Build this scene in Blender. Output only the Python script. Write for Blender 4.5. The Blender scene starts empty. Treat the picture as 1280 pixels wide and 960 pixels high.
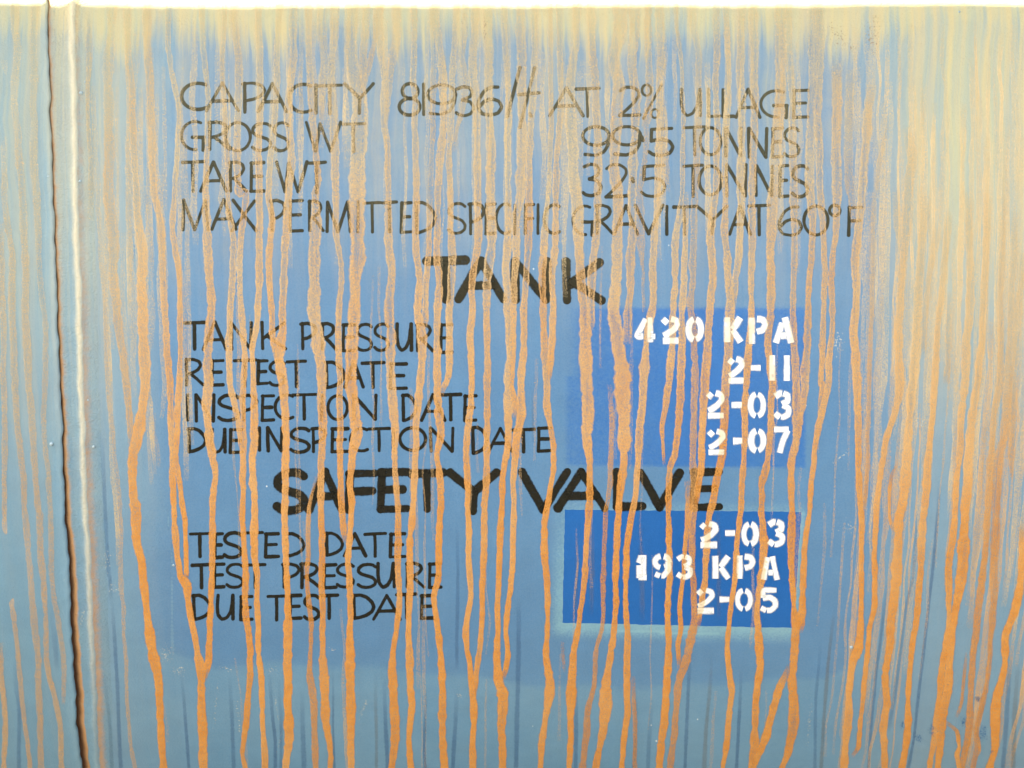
import bpy, math, random
import numpy as np
from mathutils import Vector, Matrix
rnd = random.Random(7)
nrs = np.random.RandomState(5)
R_ = math.radians
SC = bpy.context.scene
COL = SC.collection

# ------------------------------------------------------------------ camera, sky, sun, exposure
D, HALF = 4.5, 0.768                      # distance to the barrel and half the picture's width there (m)
cd = bpy.data.cameras.new('camera'); cam = bpy.data.objects.new('camera', cd); COL.objects.link(cam)
cam.location = (0, -D, 0); cam.rotation_euler = (R_(90), 0, 0)
cd.sensor_width = 36; cd.lens = 36 * D / (2 * HALF); cd.clip_end = 5000
SC.camera = cam

SUN_EL, SUN_AZ = 45.0, 70.0               # sun stands high in front of the wagon, to the left
sd = Vector((-math.sin(R_(SUN_AZ)) * math.cos(R_(SUN_EL)), -math.cos(R_(SUN_AZ)) * math.cos(R_(SUN_EL)), math.sin(R_(SUN_EL))))
W = bpy.data.worlds.new('World'); SC.world = W; W.use_nodes = True
wn = W.node_tree; wn.nodes.clear()
sky = wn.nodes.new('ShaderNodeTexSky'); sky.sky_type = 'NISHITA'; sky.sun_disc = False
sky.sun_elevation = R_(SUN_EL); sky.sun_rotation = R_(180 + SUN_AZ)
sky.air_density = 1.0; sky.dust_density = 2.0; sky.ozone_density = 1.0
bg = wn.nodes.new('ShaderNodeBackground'); bg.inputs['Strength'].default_value = 0.06
wo = wn.nodes.new('ShaderNodeOutputWorld')
wn.links.new(sky.outputs[0], bg.inputs[0]); wn.links.new(bg.outputs[0], wo.inputs[0])
ld = bpy.data.lights.new('sun', 'SUN'); ld.energy = 3.6; ld.angle = R_(0.4); ld.color = (1, 0.94, 0.84)
sun = bpy.data.objects.new('sun', ld); COL.objects.link(sun)
sun.rotation_euler = sd.to_track_quat('Z', 'Y').to_euler(); sun.location = (-3, -5, 6)
VS = SC.view_settings
VS.view_transform = 'Standard'; VS.look = 'None'; VS.exposure = 3.34; VS.gamma = 1
SC.cycles.transparent_max_bounces = 24
SC.cycles.use_denoising = True

# ------------------------------------------------------------------ the barrel as a surface
RAD, ZE = 1.40, 0.42                      # radius and height of the barrel's axis
def C(x, th, o=0.0):
    return (x, RAD - (RAD + o) * math.cos(th), ZE + (RAD + o) * math.sin(th))
def XT(px, py):
    """where a spot of the tank side lies: (x along the barrel, angle round it)"""
    dx, dz = (px - 640) / 640 * HALF / D, -(py - 480) / 640 * HALF / D
    oy, oz = -D - RAD, -ZE
    a = 1 + dz * dz; b = 2 * (oy + oz * dz); c = oy * oy + oz * oz - RAD * RAD
    t = (-b - math.sqrt(b * b - 4 * a * c)) / (2 * a)
    return (t * dx, math.atan2(t * dz - ZE, RAD + D - t))
def S(px, py, mm=0.0):
    x, th = XT(px, py); return C(x, th, mm * 0.001)
def zof(py): return S(640, py)[2]
def xof(px): return S(px, 400)[0]

# ------------------------------------------------------------------ objects
def link(o, parent=None):
    COL.objects.link(o)
    if parent:
        o.parent = parent
        o.matrix_parent_inverse = WORLD[parent.name].inverted()
    WORLD[o.name] = WORLD.get(o.name, Matrix())
    return o
WORLD = {}
def mesh(name, v, f, mat, parent=None, smooth=True, attrs=None, label=None):
    me = bpy.data.meshes.new(name); me.from_pydata(v, [], f); me.update()
    if smooth: me.polygons.foreach_set('use_smooth', [True] * len(me.polygons))
    for k, a in (attrs or {}).items():
        at = me.attributes.new(k, 'FLOAT', 'POINT'); at.data.foreach_set('value', np.asarray(a, dtype=np.float32))
    me.materials.append(mat)
    o = bpy.data.objects.new(name, me); link(o, parent)
    if label: o['label'] = label
    return o

# ------------------------------------------------------------------ node helpers
class NB:
    def __init__(s, nt): s.nt = nt
    def n(s, t, **k):
        x = s.nt.nodes.new(t)
        for a, b in k.items(): setattr(x, a, b)
        return x
    def put(s, sock, v):
        if isinstance(v, bpy.types.NodeSocket): s.nt.links.new(v, sock)
        elif isinstance(v, (tuple, list)) and sock.type == 'RGBA': sock.default_value = tuple(v) + ((1,) if len(v) == 3 else ())
        else: sock.default_value = v
    def m(s, op, a, b=0.0, c=0.0, clamp=False):
        x = s.n('ShaderNodeMath', operation=op, use_clamp=clamp)
        for i, v in enumerate((a, b, c)): s.put(x.inputs[i], v)
        return x.outputs[0]
    def rng(s, v, a, b, lo=0.0, hi=1.0, smooth=True):
        x = s.n('ShaderNodeMapRange', interpolation_type='SMOOTHSTEP' if smooth else 'LINEAR', clamp=True)
        for i, q in enumerate((v, a, b, lo, hi)): s.put(x.inputs[i], q)
        return x.outputs[0]
    def mix(s, f, a, b):
        x = s.n('ShaderNodeMix', data_type='RGBA')
        s.put(x.inputs[0], f); s.put(x.inputs[6], a); s.put(x.inputs[7], b)
        return x.outputs[2]
    def noise(s, vec, scale, detail=3.0, rough=0.55):
        x = s.n('ShaderNodeTexNoise')
        s.put(x.inputs['Vector'], vec); x.inputs['Scale'].default_value = scale
        x.inputs['Detail'].default_value = detail; x.inputs['Roughness'].default_value = rough
        return x.outputs['Fac']
    def pos(s): return s.n('ShaderNodeNewGeometry').outputs['Position']
    def xyz(s, v):
        x = s.n('ShaderNodeSeparateXYZ'); s.put(x.inputs[0], v); return x.outputs
    def vec(s, a, b, c):
        x = s.n('ShaderNodeCombineXYZ')
        for i, q in enumerate((a, b, c)): s.put(x.inputs[i], q)
        return x.outputs[0]
    def attr(s, k): return s.n('ShaderNodeAttribute', attribute_name=k).outputs['Fac']

def weather_group():
    """washed-down red dust: densest at the top, running down in bands, its downward fade partly light put into colour"""
    g = bpy.data.node_groups.new('weather', 'ShaderNodeTree')
    g.interface.new_socket('Base', in_out='INPUT', socket_type='NodeSocketColor')
    g.interface.new_socket('Amount', in_out='INPUT', socket_type='NodeSocketFloat')
    g.interface.new_socket('Color', in_out='OUTPUT', socket_type='NodeSocketColor')
    g.interface.new_socket('Dust', in_out='OUTPUT', socket_type='NodeSocketFloat')
    b = NB(g); gi = g.nodes.new('NodeGroupInput'); go = g.nodes.new('NodeGroupOutput')
    P = b.pos(); X, Y, Z = b.xyz(P)
    wob = b.m('MULTIPLY', b.m('SUBTRACT', b.noise(b.vec(b.m('MULTIPLY', X, 3.0), 0.0, b.m('MULTIPLY', Z, 6.0)), 1.0, 3), 0.5), 0.03)
    Xw = b.m('ADD', X, wob)
    wide = b.rng(b.noise(b.vec(b.m('MULTIPLY', Xw, 22.0), 3.1, b.m('MULTIPLY', Z, 0.9)), 1.0, 4), .36, .64)
    thin = b.rng(b.noise(b.vec(b.m('MULTIPLY', Xw, 75.0), 9.7, b.m('MULTIPLY', Z, 2.2)), 1.0, 4), .34, .66)
    hair = b.rng(b.noise(b.vec(b.m('MULTIPLY', Xw, 190.0), 5.2, b.m('MULTIPLY', Z, 5.0)), 1.0, 4), .34, .66)
    grain = b.noise(P, 420.0, 2, .7)
    patch = b.noise(P, 14.0, 4, .6)
    sway = b.noise(b.vec(b.m('MULTIPLY', X, 7.0), 2.2, 0.0), 1.0, 3)
    lob = b.m('ADD', b.m('MULTIPLY', wide, .3), b.m('ADD', b.m('MULTIPLY', thin, .35), b.m('MULTIPLY', hair, .35)))
    Zs = b.m('ADD', Z, b.m('ADD', b.m('MULTIPLY', b.m('SUBTRACT', lob, .5), .075), b.m('MULTIPLY', b.m('SUBTRACT', sway, .5), .12)))
    top = b.m('MULTIPLY', b.rng(Zs, zof(104), zof(14)), b.m('ADD', .80, b.m('MULTIPLY', patch, .3)))
    haze = b.m('MULTIPLY', b.rng(Zs, zof(260), zof(40)), b.m('ADD', .14, b.m('MULTIPLY', b.m('MULTIPLY', lob, b.rng(patch, .25, .7)), .42)))
    top = b.m('MAXIMUM', b.m('MULTIPLY', top, .92), haze)
    mid = b.rng(Z, zof(520), zof(40))  # veil of dust that also paints in the brighter light higher up
    low = b.rng(Z, zof(1100), zof(500))
    right = b.m('MULTIPLY', b.rng(X, xof(1040), xof(1180)), b.rng(Z, zof(660), zof(150), .12, 1.0))
    left = b.m('MULTIPLY', b.rng(X, xof(250), xof(120)), b.rng(Z, zof(760), zof(40), .12, 1.0))
    st = b.m('ADD', b.m('ADD', b.m('MULTIPLY', wide, .35), b.m('MULTIPLY', thin, .35)), b.m('MULTIPLY', hair, .30))
    d = b.m('MULTIPLY', top, b.m('ADD', .76, b.m('MULTIPLY', st, .22)))
    d = b.m('MAXIMUM', d, b.m('MULTIPLY', mid, b.m('ADD', .10, b.m('MULTIPLY', b.m('MULTIPLY', st, patch), .70))))
    d = b.m('MAXIMUM', d, b.m('MULTIPLY', right, b.m('ADD', .42, b.m('MULTIPLY', st, .50))))
    d = b.m('MAXIMUM', d, b.m('MULTIPLY', left, b.m('ADD', .20, b.m('MULTIPLY', st, .44))))
    d = b.m('ADD', d, b.m('MULTIPLY', b.m('SUBTRACT', grain, .5), .16))
    d = b.m('ADD', d, .02, clamp=True)
    d = b.m('MULTIPLY', d, gi.outputs['Amount'], clamp=True)
    dust = b.mix(thin, (.575, .495, .215), (.635, .485, .195))
    dust = b.mix(b.m('MULTIPLY', b.rng(grain, .58, .72), .35), dust, (.30, .19, .09))
    base = gi.outputs['Base']
    fl = b.noise(P, 26.0, 5, .6)
    vb = b.noise(b.vec(b.m('MULTIPLY', X, 55.0), 1.3, b.m('MULTIPLY', Z, 1.4)), 1.0, 3)
    mod = b.m('ADD', .69, b.m('ADD', b.m('MULTIPLY', fl, .22), b.m('ADD', b.m('MULTIPLY', vb, .12), b.m('ADD', b.m('MULTIPLY', grain, .16), b.m('MULTIPLY', b.noise(P, 820.0, 1, .6), .14)))))
    sc = b.n('ShaderNodeVectorMath', operation='SCALE'); b.put(sc.inputs[0], base); b.put(sc.inputs['Scale'], mod)
    out = b.mix(d, sc.outputs[0], dust)
    b.put(go.inputs['Color'], out); b.put(go.inputs['Dust'], d)
    return g
WG = weather_group()

def new_mat(name):
    m = bpy.data.materials.new(name); m.use_nodes = True; m.node_tree.nodes.clear()
    b = NB(m.node_tree)
    o = b.n('ShaderNodeOutputMaterial'); p = b.n('ShaderNodeBsdfPrincipled')
    m.node_tree.links.new(p.outputs[0], o.inputs[0])
    return m, b, p
def bump(b, p, h, dist, strength=1.0):
    x = b.n('ShaderNodeBump'); b.put(x.inputs['Height'], h); x.inputs['Distance'].default_value = dist
    x.inputs['Strength'].default_value = strength
    b.nt.links.new(x.outputs[0], p.inputs['Normal'])
def weathered(b, base, amount):
    g = b.n('ShaderNodeGroup'); g.node_tree = WG
    b.put(g.inputs['Base'], base); b.put(g.inputs['Amount'], amount)
    return g.outputs['Color'], g.outputs['Dust']
def paint_mat(name, layers, rough=.55, fr=220.0, e=1.1, spec=.5):
    """old paint on steel with the dust over it; each further layer is sprayed over the one before by the attribute op"""
    m, b, p = new_mat(name); P = b.pos()
    big = b.rng(b.noise(P, 5.0, 5, .6), .3, .7)
    base = b.mix(big, layers[0][0], layers[0][1]); amt = layers[0][2]
    for c1, c2, am in layers[1:]:
        o = b.attr('op')
        n = b.m('MULTIPLY', b.m('SUBTRACT', b.noise(P, fr, 4, .7), .5), e)
        o = b.m('ADD', o, b.m('MULTIPLY', n, b.m('MULTIPLY', b.m('MULTIPLY', o, b.m('SUBTRACT', 1.0, o)), 4.0)), clamp=True)
        base = b.mix(o, base, b.mix(big, c1, c2))
        amt = b.m('ADD', amt, b.m('MULTIPLY', o, am - amt))
    c, d = weathered(b, base, amt)
    b.put(p.inputs['Base Color'], c)
    b.put(p.inputs['Roughness'], b.m('ADD', rough, b.m('MULTIPLY', d, .35), clamp=True))
    p.inputs['Specular IOR Level'].default_value = spec
    h = b.m('ADD', b.m('MULTIPLY', b.noise(P, 330.0, 3, .6), .7), b.m('MULTIPLY', b.noise(P, 40.0, 3, .5), .8))
    bump(b, p, h, .0011)
    return m
L_OUT = ((.104, .236, .334), (.128, .258, .340), 1.0)
L_PANEL = ((.070, .187, .312), (.084, .206, .326), 1.0)
M_PLATE = paint_mat('faded_blue_paint', [L_OUT])
M_LEFT = paint_mat('faded_blue_paint_left', [((.105, .238, .320), (.125, .260, .330), 1.0)])
M_PANEL = paint_mat('repainted_blue', [L_OUT, L_PANEL])
M_PATCH_UP = paint_mat('patch_blue', [L_PANEL, ((.011, .118, .335), (.018, .136, .355), .18)], .5, 240.0, 1.5)
M_PATCH_LO = paint_mat('patch_blue_deep', [((.008, .103, .315), (.014, .118, .335), .15)], .5, spec=.2)
M_SPRAY = paint_mat('teal_overspray', [L_PANEL, ((.18, .36, .40), (.21, .38, .40), .8)], .55, 300.0, 1.5)

def rust_seam_mat():
    m, b, p = new_mat('seam_paint_and_rust'); P = b.pos()
    base = b.mix(b.rng(b.noise(P, 8.0, 4), .3, .7), (.105, .225, .300), (.13, .26, .32))
    c, d = weathered(b, base, 1.0)
    r = b.attr('rust'); cr = b.attr('ridge_light')
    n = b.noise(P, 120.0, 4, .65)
    c = b.mix(b.m('MULTIPLY', cr, b.m('ADD', .55, b.m('MULTIPLY', n, .5)), clamp=True), c, (.70, .59, .36))  # pale crest: highlight put into the ridge's colour
    rr = b.rng(b.m('ADD', r, b.m('MULTIPLY', b.m('SUBTRACT', n, .5), .5)), .15, .85)
    rc = b.mix(b.noise(P, 60.0, 3), (.62, .345, .135), (.46, .215, .065))
    dk = b.attr('dark')
    rc = b.mix(dk, rc, (.115, .048, .017))
    c = b.mix(rr, c, rc)
    b.put(p.inputs['Base Color'], c); p.inputs['Roughness'].default_value = .7
    bump(b, p, b.m('ADD', b.noise(P, 300.0, 3), b.m('MULTIPLY', b.noise(P, 60.0, 3), 1.2)), .0016)
    return m
M_SEAM = rust_seam_mat()

def mud_mat():
    """dried mud run: grainy, ragged rim, thin in the middle high up, orange low down, paled by dust wash and painted glare higher up"""
    m, b, p = new_mat('dried_orange_mud'); P = b.pos(); X, Y, Z = b.xyz(P)
    u = b.m('ABSOLUTE', b.attr('u')); op = b.attr('op'); hol = b.attr('hollow')
    n1 = b.noise(P, 260.0, 4, .7); n2 = b.noise(P, 70.0, 4, .6)
    nv = b.noise(b.vec(b.m('MULTIPLY', X, 160.0), 4.0, b.m('MULTIPLY', Z, 9.0)), 1.0, 4)
    uu = b.m('ADD', u, b.m('ADD', b.m('MULTIPLY', b.m('SUBTRACT', n1, .5), .50), b.m('MULTIPLY', b.m('SUBTRACT', n2, .5), .45)))
    edge = b.rng(uu, 1.02, .78)
    mid = b.rng(uu, .80, .30)
    thin = b.m('MULTIPLY', b.m('MULTIPLY', mid, hol), b.m('ADD', .25, b.m('MULTIPLY', b.rng(nv, .35, .65), .9)))
    al = b.m('MULTIPLY', b.m('MULTIPLY', edge, op), b.m('SUBTRACT', 1.0, thin, clamp=True))
    ng = b.m('ADD', b.m('MULTIPLY', b.noise(P, 1700.0, 0, .5), .86), b.m('MULTIPLY', n1, .14))
    al = b.rng(b.m('ADD', al, b.m('MULTIPLY', b.m('SUBTRACT', ng, .5), 3.2)), .42, .58)
    th = b.attr('mud_glare_tone')
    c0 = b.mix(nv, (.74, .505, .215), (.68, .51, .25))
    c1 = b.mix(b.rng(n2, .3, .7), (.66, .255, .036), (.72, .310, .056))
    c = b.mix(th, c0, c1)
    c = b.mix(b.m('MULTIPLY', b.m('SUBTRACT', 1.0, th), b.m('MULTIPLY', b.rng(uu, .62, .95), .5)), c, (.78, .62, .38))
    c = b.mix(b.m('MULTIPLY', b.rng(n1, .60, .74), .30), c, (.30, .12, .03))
    b.put(p.inputs['Base Color'], c); p.inputs['Roughness'].default_value = .85
    b.put(p.inputs['Alpha'], al)
    bump(b, p, b.m('ADD', b.m('MULTIPLY', n1, 1.0), b.m('MULTIPLY', n2, 1.0)), .0012)
    return m
M_MUD = mud_mat()
def water_mat():
    m, b, p = new_mat('clean_water_run'); P = b.pos()
    u = b.m('ABSOLUTE', b.attr('u'))
    uu = b.m('ADD', u, b.m('MULTIPLY', b.m('SUBTRACT', b.noise(P, 200.0, 4), .5), .6))
    al = b.m('MULTIPLY', b.rng(uu, 1.0, .35), b.attr('op'))
    c = b.mix(b.attr('brown'), (.055, .150, .290), (.22, .18, .11))
    b.put(p.inputs['Base Color'], c); p.inputs['Roughness'].default_value = .5
    b.put(p.inputs['Alpha'], b.m('MULTIPLY', al, b.m('ADD', .6, b.m('MULTIPLY', b.noise(P, 60.0, 3), .7)), clamp=True))
    return m
M_WATER = water_mat()
def ink_mat():
    m, b, p = new_mat('black_brush_paint'); P = b.pos(); X, Y, Z = b.xyz(P)
    n = b.noise(P, 120.0, 4, .6)
    base = b.mix(n, (.005, .005, .003), (.020, .017, .009))
    base = b.mix(b.rng(Z, zof(480), zof(110)), base, b.mix(n, (.014, .016, .010), (.034, .033, .021)))
    c, d = weathered(b, base, .35)
    b.put(p.inputs['Base Color'], c); p.inputs['Roughness'].default_value = .6; p.inputs['Specular IOR Level'].default_value = .12
    u = b.m('ABSOLUTE', b.attr('u'))
    uu = b.m('ADD', u, b.m('MULTIPLY', b.m('SUBTRACT', b.noise(P, 330.0, 4, .7), .5), .5))
    al = b.m('MULTIPLY', b.rng(uu, 1.04, .70), b.m('ADD', .80, b.m('MULTIPLY', b.rng(b.noise(P, 90.0, 4, .7), .30, .5), .2)))
    b.put(p.inputs['Alpha'], al)
    return m
M_INK = ink_mat()
def stencil_mat():
    m, b, p = new_mat('white_stencil_paint'); P = b.pos()
    mud = b.attr('mud')
    c = b.mix(b.m('MULTIPLY', mud, b.m('ADD', .4, b.m('MULTIPLY', b.noise(P, 90.0, 3), .9)), clamp=True), (.86, .84, .75), (.78, .56, .26))
    b.put(p.inputs['Base Color'], c); p.inputs['Roughness'].default_value = .5
    u = b.m('ABSOLUTE', b.attr('u'))
    uu = b.m('ADD', u, b.m('MULTIPLY', b.m('SUBTRACT', b.noise(P, 260.0, 4, .7), .5), .35))
    al = b.rng(uu, 1.08, .45)  # soft spray edge, widened to paint in the white letters' glow
    wear = b.m('MULTIPLY', b.rng(b.noise(P, 75.0, 5, .7), .30, .46), .30)
    b.put(p.inputs['Alpha'], b.m('MULTIPLY', al, b.m('ADD', .70, wear)))
    return m
M_STENCIL = stencil_mat()
def simple_mat(name, a, c2, rough=.7, sc=30.0, bd=.001):
    m, b, p = new_mat(name); P = b.pos()
    b.put(p.inputs['Base Color'], b.mix(b.noise(P, sc, 5, .6), a, c2)); p.inputs['Roughness'].default_value = rough
    bump(b, p, b.noise(P, sc * 4, 4), bd)
    return m
M_STEEL = simple_mat('dusty_board_steel', (.30, .27, .22), (.20, .17, .13))
M_CHIP = simple_mat('bare_primer', (.70, .72, .66), (.55, .58, .55), .6, 300.0, .0004)
M_SPAT = simple_mat('painted_spatter', (.30, .42, .46), (.42, .44, .36), .5, 200.0, .0004)
M_GROUND = simple_mat('dark_yard_ballast', (.07, .062, .055), (.10, .088, .078), .9, 3.0, .02)
def spot_mat(name, col, a=1.0, nz=1.1):
    m, b, p = new_mat(name); P = b.pos()
    b.put(p.inputs['Base Color'], col); p.inputs['Roughness'].default_value = .6
    al = b.rng(b.m('ADD', b.attr('u'), b.m('MULTIPLY', b.m('SUBTRACT', b.noise(P, 190.0, 4, .7), .5), nz)), 1.0, .25)
    ng = b.noise(P, 420.0, 2, .6)
    b.put(p.inputs['Alpha'], b.rng(b.m('ADD', b.m('MULTIPLY', al, a), b.m('MULTIPLY', b.m('SUBTRACT', ng, .5), 2.6)), .45, .6))
    return m
M_BRUISE = spot_mat('bared_dark_blue', (.045, .140, .260), .48, 1.6)
M_SPECK = spot_mat('pale_scuff', (.46, .46, .38), .32, 2.0)

# ------------------------------------------------------------------ ground
g = mesh('ground', [(-1500, -1500, -1.62), (1500, -1500, -1.62), (1500, 1500, -1.62), (-1500, 1500, -1.62)], [(0, 1, 2, 3)], M_GROUND, None, False)  # unseen ground, kept dark so little light bounces up
g['kind'] = 'structure'; g['label'] = 'dark ballast of the yard under the wagon'

# ------------------------------------------------------------------ the wagon
wagon = bpy.data.objects.new('tank_wagon', None); COL.objects.link(wagon)
wagon.location = (0, RAD, ZE - RAD); WORLD[wagon.name] = Matrix.Translation(wagon.location)
wagon['label'] = 'faded blue tank wagon side with orange mud runs, brush-painted data and white stencilled dates'
wagon['category'] = 'tank wagon'

SEAM = [(-40, 58), (0, 58.5), (60, 60.5), (120, 62.5), (150, 62), (180, 64), (240, 66.5), (270, 67.5), (300, 68.5), (360, 70), (420, 72.5), (480, 75), (540, 77.5), (580, 78), (620, 80.5), (660, 81.5), (690, 84.5), (720, 86.5), (780, 88.5), (840, 91.5), (870, 94), (910, 96), (935, 99), (960, 102), (1010, 106)]
RIDGE = [(-40, 89.5), (0, 90), (60, 91), (120, 92.5), (180, 93), (240, 94.5), (300, 95.5), (360, 98), (420, 100), (480, 101), (540, 103), (600, 105), (640, 107), (680, 109.5), (720, 111), (780, 114), (840, 116.5), (880, 118.5), (920, 119.5), (960, 122), (1010, 125)]
def curve_fn(tab):
    q = sorted((XT(x, y)[1], XT(x, y)[0]) for y, x in tab)
    ts, xs = [a for a, _ in q], [a for _, a in q]
    ys = np.interp
    return lambda t: float(ys(t, ts, xs)) + .0009 * math.sin(t * 61 + 1) * math.sin(t * 23) + .0005 * math.sin(t * 190)
xseam, xridge = curve_fn(SEAM), curve_fn(RIDGE)
T0, T1 = XT(640, 1010)[1], XT(640, -40)[1]
TH = list(np.linspace(-math.pi, T0, 40)[:-1]) + list(np.linspace(T0, T1, 420)) + list(np.linspace(T1, math.pi, 50)[1:])
PX = HALF / 640                            # one photo pixel on the near side of the barrel
def dent(x, t):
    return .0016 * math.sin(x * 3.1 + 1.3 * math.sin(t * 4)) * math.sin(t * 7 + x) + .0006 * math.sin(x * 11 + t * 5) * math.cos(t * 17 - x * 4)
def sheet(name, rows, mat, label=None, attrs=None, ring=True):
    n, k = len(rows), len(rows[0])
    v = [p for r in rows for p in r]
    f = [(i * k + j, i * k + j + 1, (i + 1) * k + j + 1, (i + 1) * k + j) for i in range(n - 1) for j in range(k - 1)]
    return mesh(name, v, f, mat, wagon, True, attrs, label)
XL, XR = -2.7, 2.9
# left plate: ends in a slightly raised lip over the seam gap
rows = []
for t in TH:
    xe = xseam(t); r = []
    for x in list(np.linspace(XL, xe - .03, 46)): r.append(C(x, t, dent(x, t) * min(1, (xe - x) / .1)))
    j = .0005 * math.sin(t * 140) + .0004 * math.sin(t * 311)
    for s, o in ((-.018, .0), (-.009, .0006), (-.005, .0018), (-.0026, .0024), (-.001, .0020), (.0, .0008), (.0003, -.001), (.0004, -.0042)):
        r.append(C(xe + s + (j if s > -.004 else 0), t, o + (.0004 * math.sin(t * 90) if s > -.006 else 0)))
    rows.append(r)
sheet('shell_plate', rows, M_LEFT, 'teal-blue shell plate left of the rusty seam')
# seam: rusty gap, hollow band, rounded weld ridge
rows = []; rust, ridge_light, dark = [], [], []
for t in TH:
    a, b_ = xseam(t), xridge(t); w = b_ - a
    py = 480 - (ZE + RAD * math.sin(t)) / PX
    gap = np.interp(py, [0, 300, 560, 700, 860, 1000], [.0005, .0008, .0024, .0058, .0076, .0090])
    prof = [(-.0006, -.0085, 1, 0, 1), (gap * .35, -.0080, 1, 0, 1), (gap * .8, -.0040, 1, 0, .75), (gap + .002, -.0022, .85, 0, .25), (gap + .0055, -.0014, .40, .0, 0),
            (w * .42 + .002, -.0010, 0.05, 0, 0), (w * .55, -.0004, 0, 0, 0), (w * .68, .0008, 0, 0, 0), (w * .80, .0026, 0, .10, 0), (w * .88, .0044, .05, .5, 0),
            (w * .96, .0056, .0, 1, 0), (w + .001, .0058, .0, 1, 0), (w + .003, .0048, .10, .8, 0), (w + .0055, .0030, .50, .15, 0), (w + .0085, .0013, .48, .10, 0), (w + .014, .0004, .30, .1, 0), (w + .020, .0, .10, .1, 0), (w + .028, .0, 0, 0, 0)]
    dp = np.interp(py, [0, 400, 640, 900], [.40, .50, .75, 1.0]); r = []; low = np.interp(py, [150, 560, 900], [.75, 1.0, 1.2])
    lit_fade = np.interp(py, [0, 450, 640, 800, 900, 1000], [1, 1, .8, .6, .25, .1])
    for i, (s, o, ru, cr, dk) in enumerate(prof):
        wv = .0005 * math.sin(t * 120 + i) if 4 < i < 16 else 0
        o2 = o + (.0006 * math.sin(t * 47) + .0004 * math.sin(t * 133 + 1) if 7 < i < 14 else 0)
        if i < 5: o2 *= dp
        elif o2 > 0: o2 *= .62
        r.append(C(a + s + wv, t, o2)); rust.append(ru * low); ridge_light.append(cr * lit_fade); dark.append(dk)
    rows.append(r)
sheet('weld_seam', rows, M_SEAM, 'rusty open seam beside a rounded weld ridge with a highlight put into its colour', dict(rust=rust, ridge_light=ridge_light, dark=dark))
rows = []
for t in TH:
    xe = xridge(t) + .028; r = []
    for k in range(130):
        q = k / 129; x = xe + (XR - xe) * q ** 1.25
        r.append(C(x, t, dent(x, t) * min(1, (x - xe) / .1)))
    rows.append(r)
sheet('shell_plate', rows, M_PLATE, 'streaked blue shell plate that carries the painted data')
for sgn, xe in ((-1, XL), (1, XR)):       # dished heads closing the barrel
    v, f = [], []
    N, K = 72, 10
    for i in range(K + 1):
        q = i / K
        for j in range(N):
            a = 2 * math.pi * j / N; rr = RAD * math.cos(q * math.pi / 2)
            v.append((xe + sgn * .38 * math.sin(q * math.pi / 2), RAD - rr * math.cos(a), ZE + rr * math.sin(a)))
    for i in range(K):
        for j in range(N):
            q = (i * N + j, i * N + (j + 1) % N, (i + 1) * N + (j + 1) % N, (i + 1) * N + j)
            f.append(q if sgn < 0 else q[::-1])
    mesh('tank_head', v, f, M_PLATE, wagon)
# added unseen board: shades the plate, its bent inner edge leaving one strip of sun
ys, zs = S(640, 9.0)[1:]
slope = math.tan(R_(SUN_EL)) / math.cos(R_(SUN_AZ))
YI = -.12; ZB = zs + slope * (ys - YI)
v, f = [], []
NX = 401
DXS = slope * .12 / math.tan(R_(SUN_EL)) * math.sin(R_(SUN_AZ))
EX = [(0, 3.2), (60, 4.5), (100, 6.5), (300, 7.6), (600, 9.8), (900, 10.3), (1000, 9.6), (1280, 6.2)]
edge = lambda x: -(float(np.interp(x + DXS, [xof(a) for a, _ in EX], [b for _, b in EX])) - 9.0) * PX / slope + .0002 * math.sin(x * 43) + .00015 * math.sin(x * 117)
for i in range(NX):
    x = XL + (XR - XL) * i / (NX - 1)
    yi = YI + edge(x)
    v += [(x, yi - .004, ZB - .045), (x, -.32, ZB - .045), (x, -.32, ZB), (x, yi, ZB)]
for i in range(NX - 1):
    for j in range(4): f.append((i * 4 + j, i * 4 + (j + 1) % 4, i * 4 + 4 + (j + 1) % 4, i * 4 + 4 + j))
f += [(0, 1, 2, 3), tuple((NX - 1) * 4 + j for j in (3, 2, 1, 0))]
board = mesh('shade_board', v, f, M_STEEL, wagon, False)
for xb in (-2.4, 2.5):  # unseen supports added to hold the shading board
    y1 = .16
    vv = [(xb + sx, yy, zz) for sx in (-.03, .03) for yy, zz in ((-.30, ZB - .047), (y1, ZB - .047), (y1, ZB - .18), (-.27, ZB - .09))]
    mesh('board_bracket', vv, [(0, 1, 2, 3), (7, 6, 5, 4), (0, 4, 5, 1), (1, 5, 6, 2), (2, 6, 7, 3), (3, 7, 4, 0)], M_STEEL, board, False)

# ------------------------------------------------------------------ repainted data panel and stencil patches
def field(name, x0, y0, x1, y1, step, fn, mm, mat, parent, label=None):
    nx, ny = int((x1 - x0) / step) + 1, int((y1 - y0) / step) + 1
    xs, ys_ = np.linspace(x0, x1, nx), np.linspace(y0, y1, ny)
    op = np.array([[fn(x, y) for x in xs] for y in ys_])
    keep = np.zeros((ny, nx), bool)
    cell = np.maximum.reduce([op[:-1, :-1], op[1:, :-1], op[:-1, 1:], op[1:, 1:]]) > .004
    for a in (0, 1):
        for c in (0, 1): keep[a:ny - 1 + a, c:nx - 1 + c] |= cell
    idx = -np.ones((ny, nx), int); v, at = [], []
    for j in range(ny):
        for i in range(nx):
            if keep[j, i]:
                idx[j, i] = len(v); v.append(SD(xs[i], ys_[j], mm)); at.append(op[j, i])
    f = [(int(idx[j, i]), int(idx[j + 1, i]), int(idx[j + 1, i + 1]), int(idx[j, i + 1])) for j in range(ny - 1) for i in range(nx - 1) if cell[j, i]]
    return mesh(name, v, f, mat, parent, True, dict(op=at), label)
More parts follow.
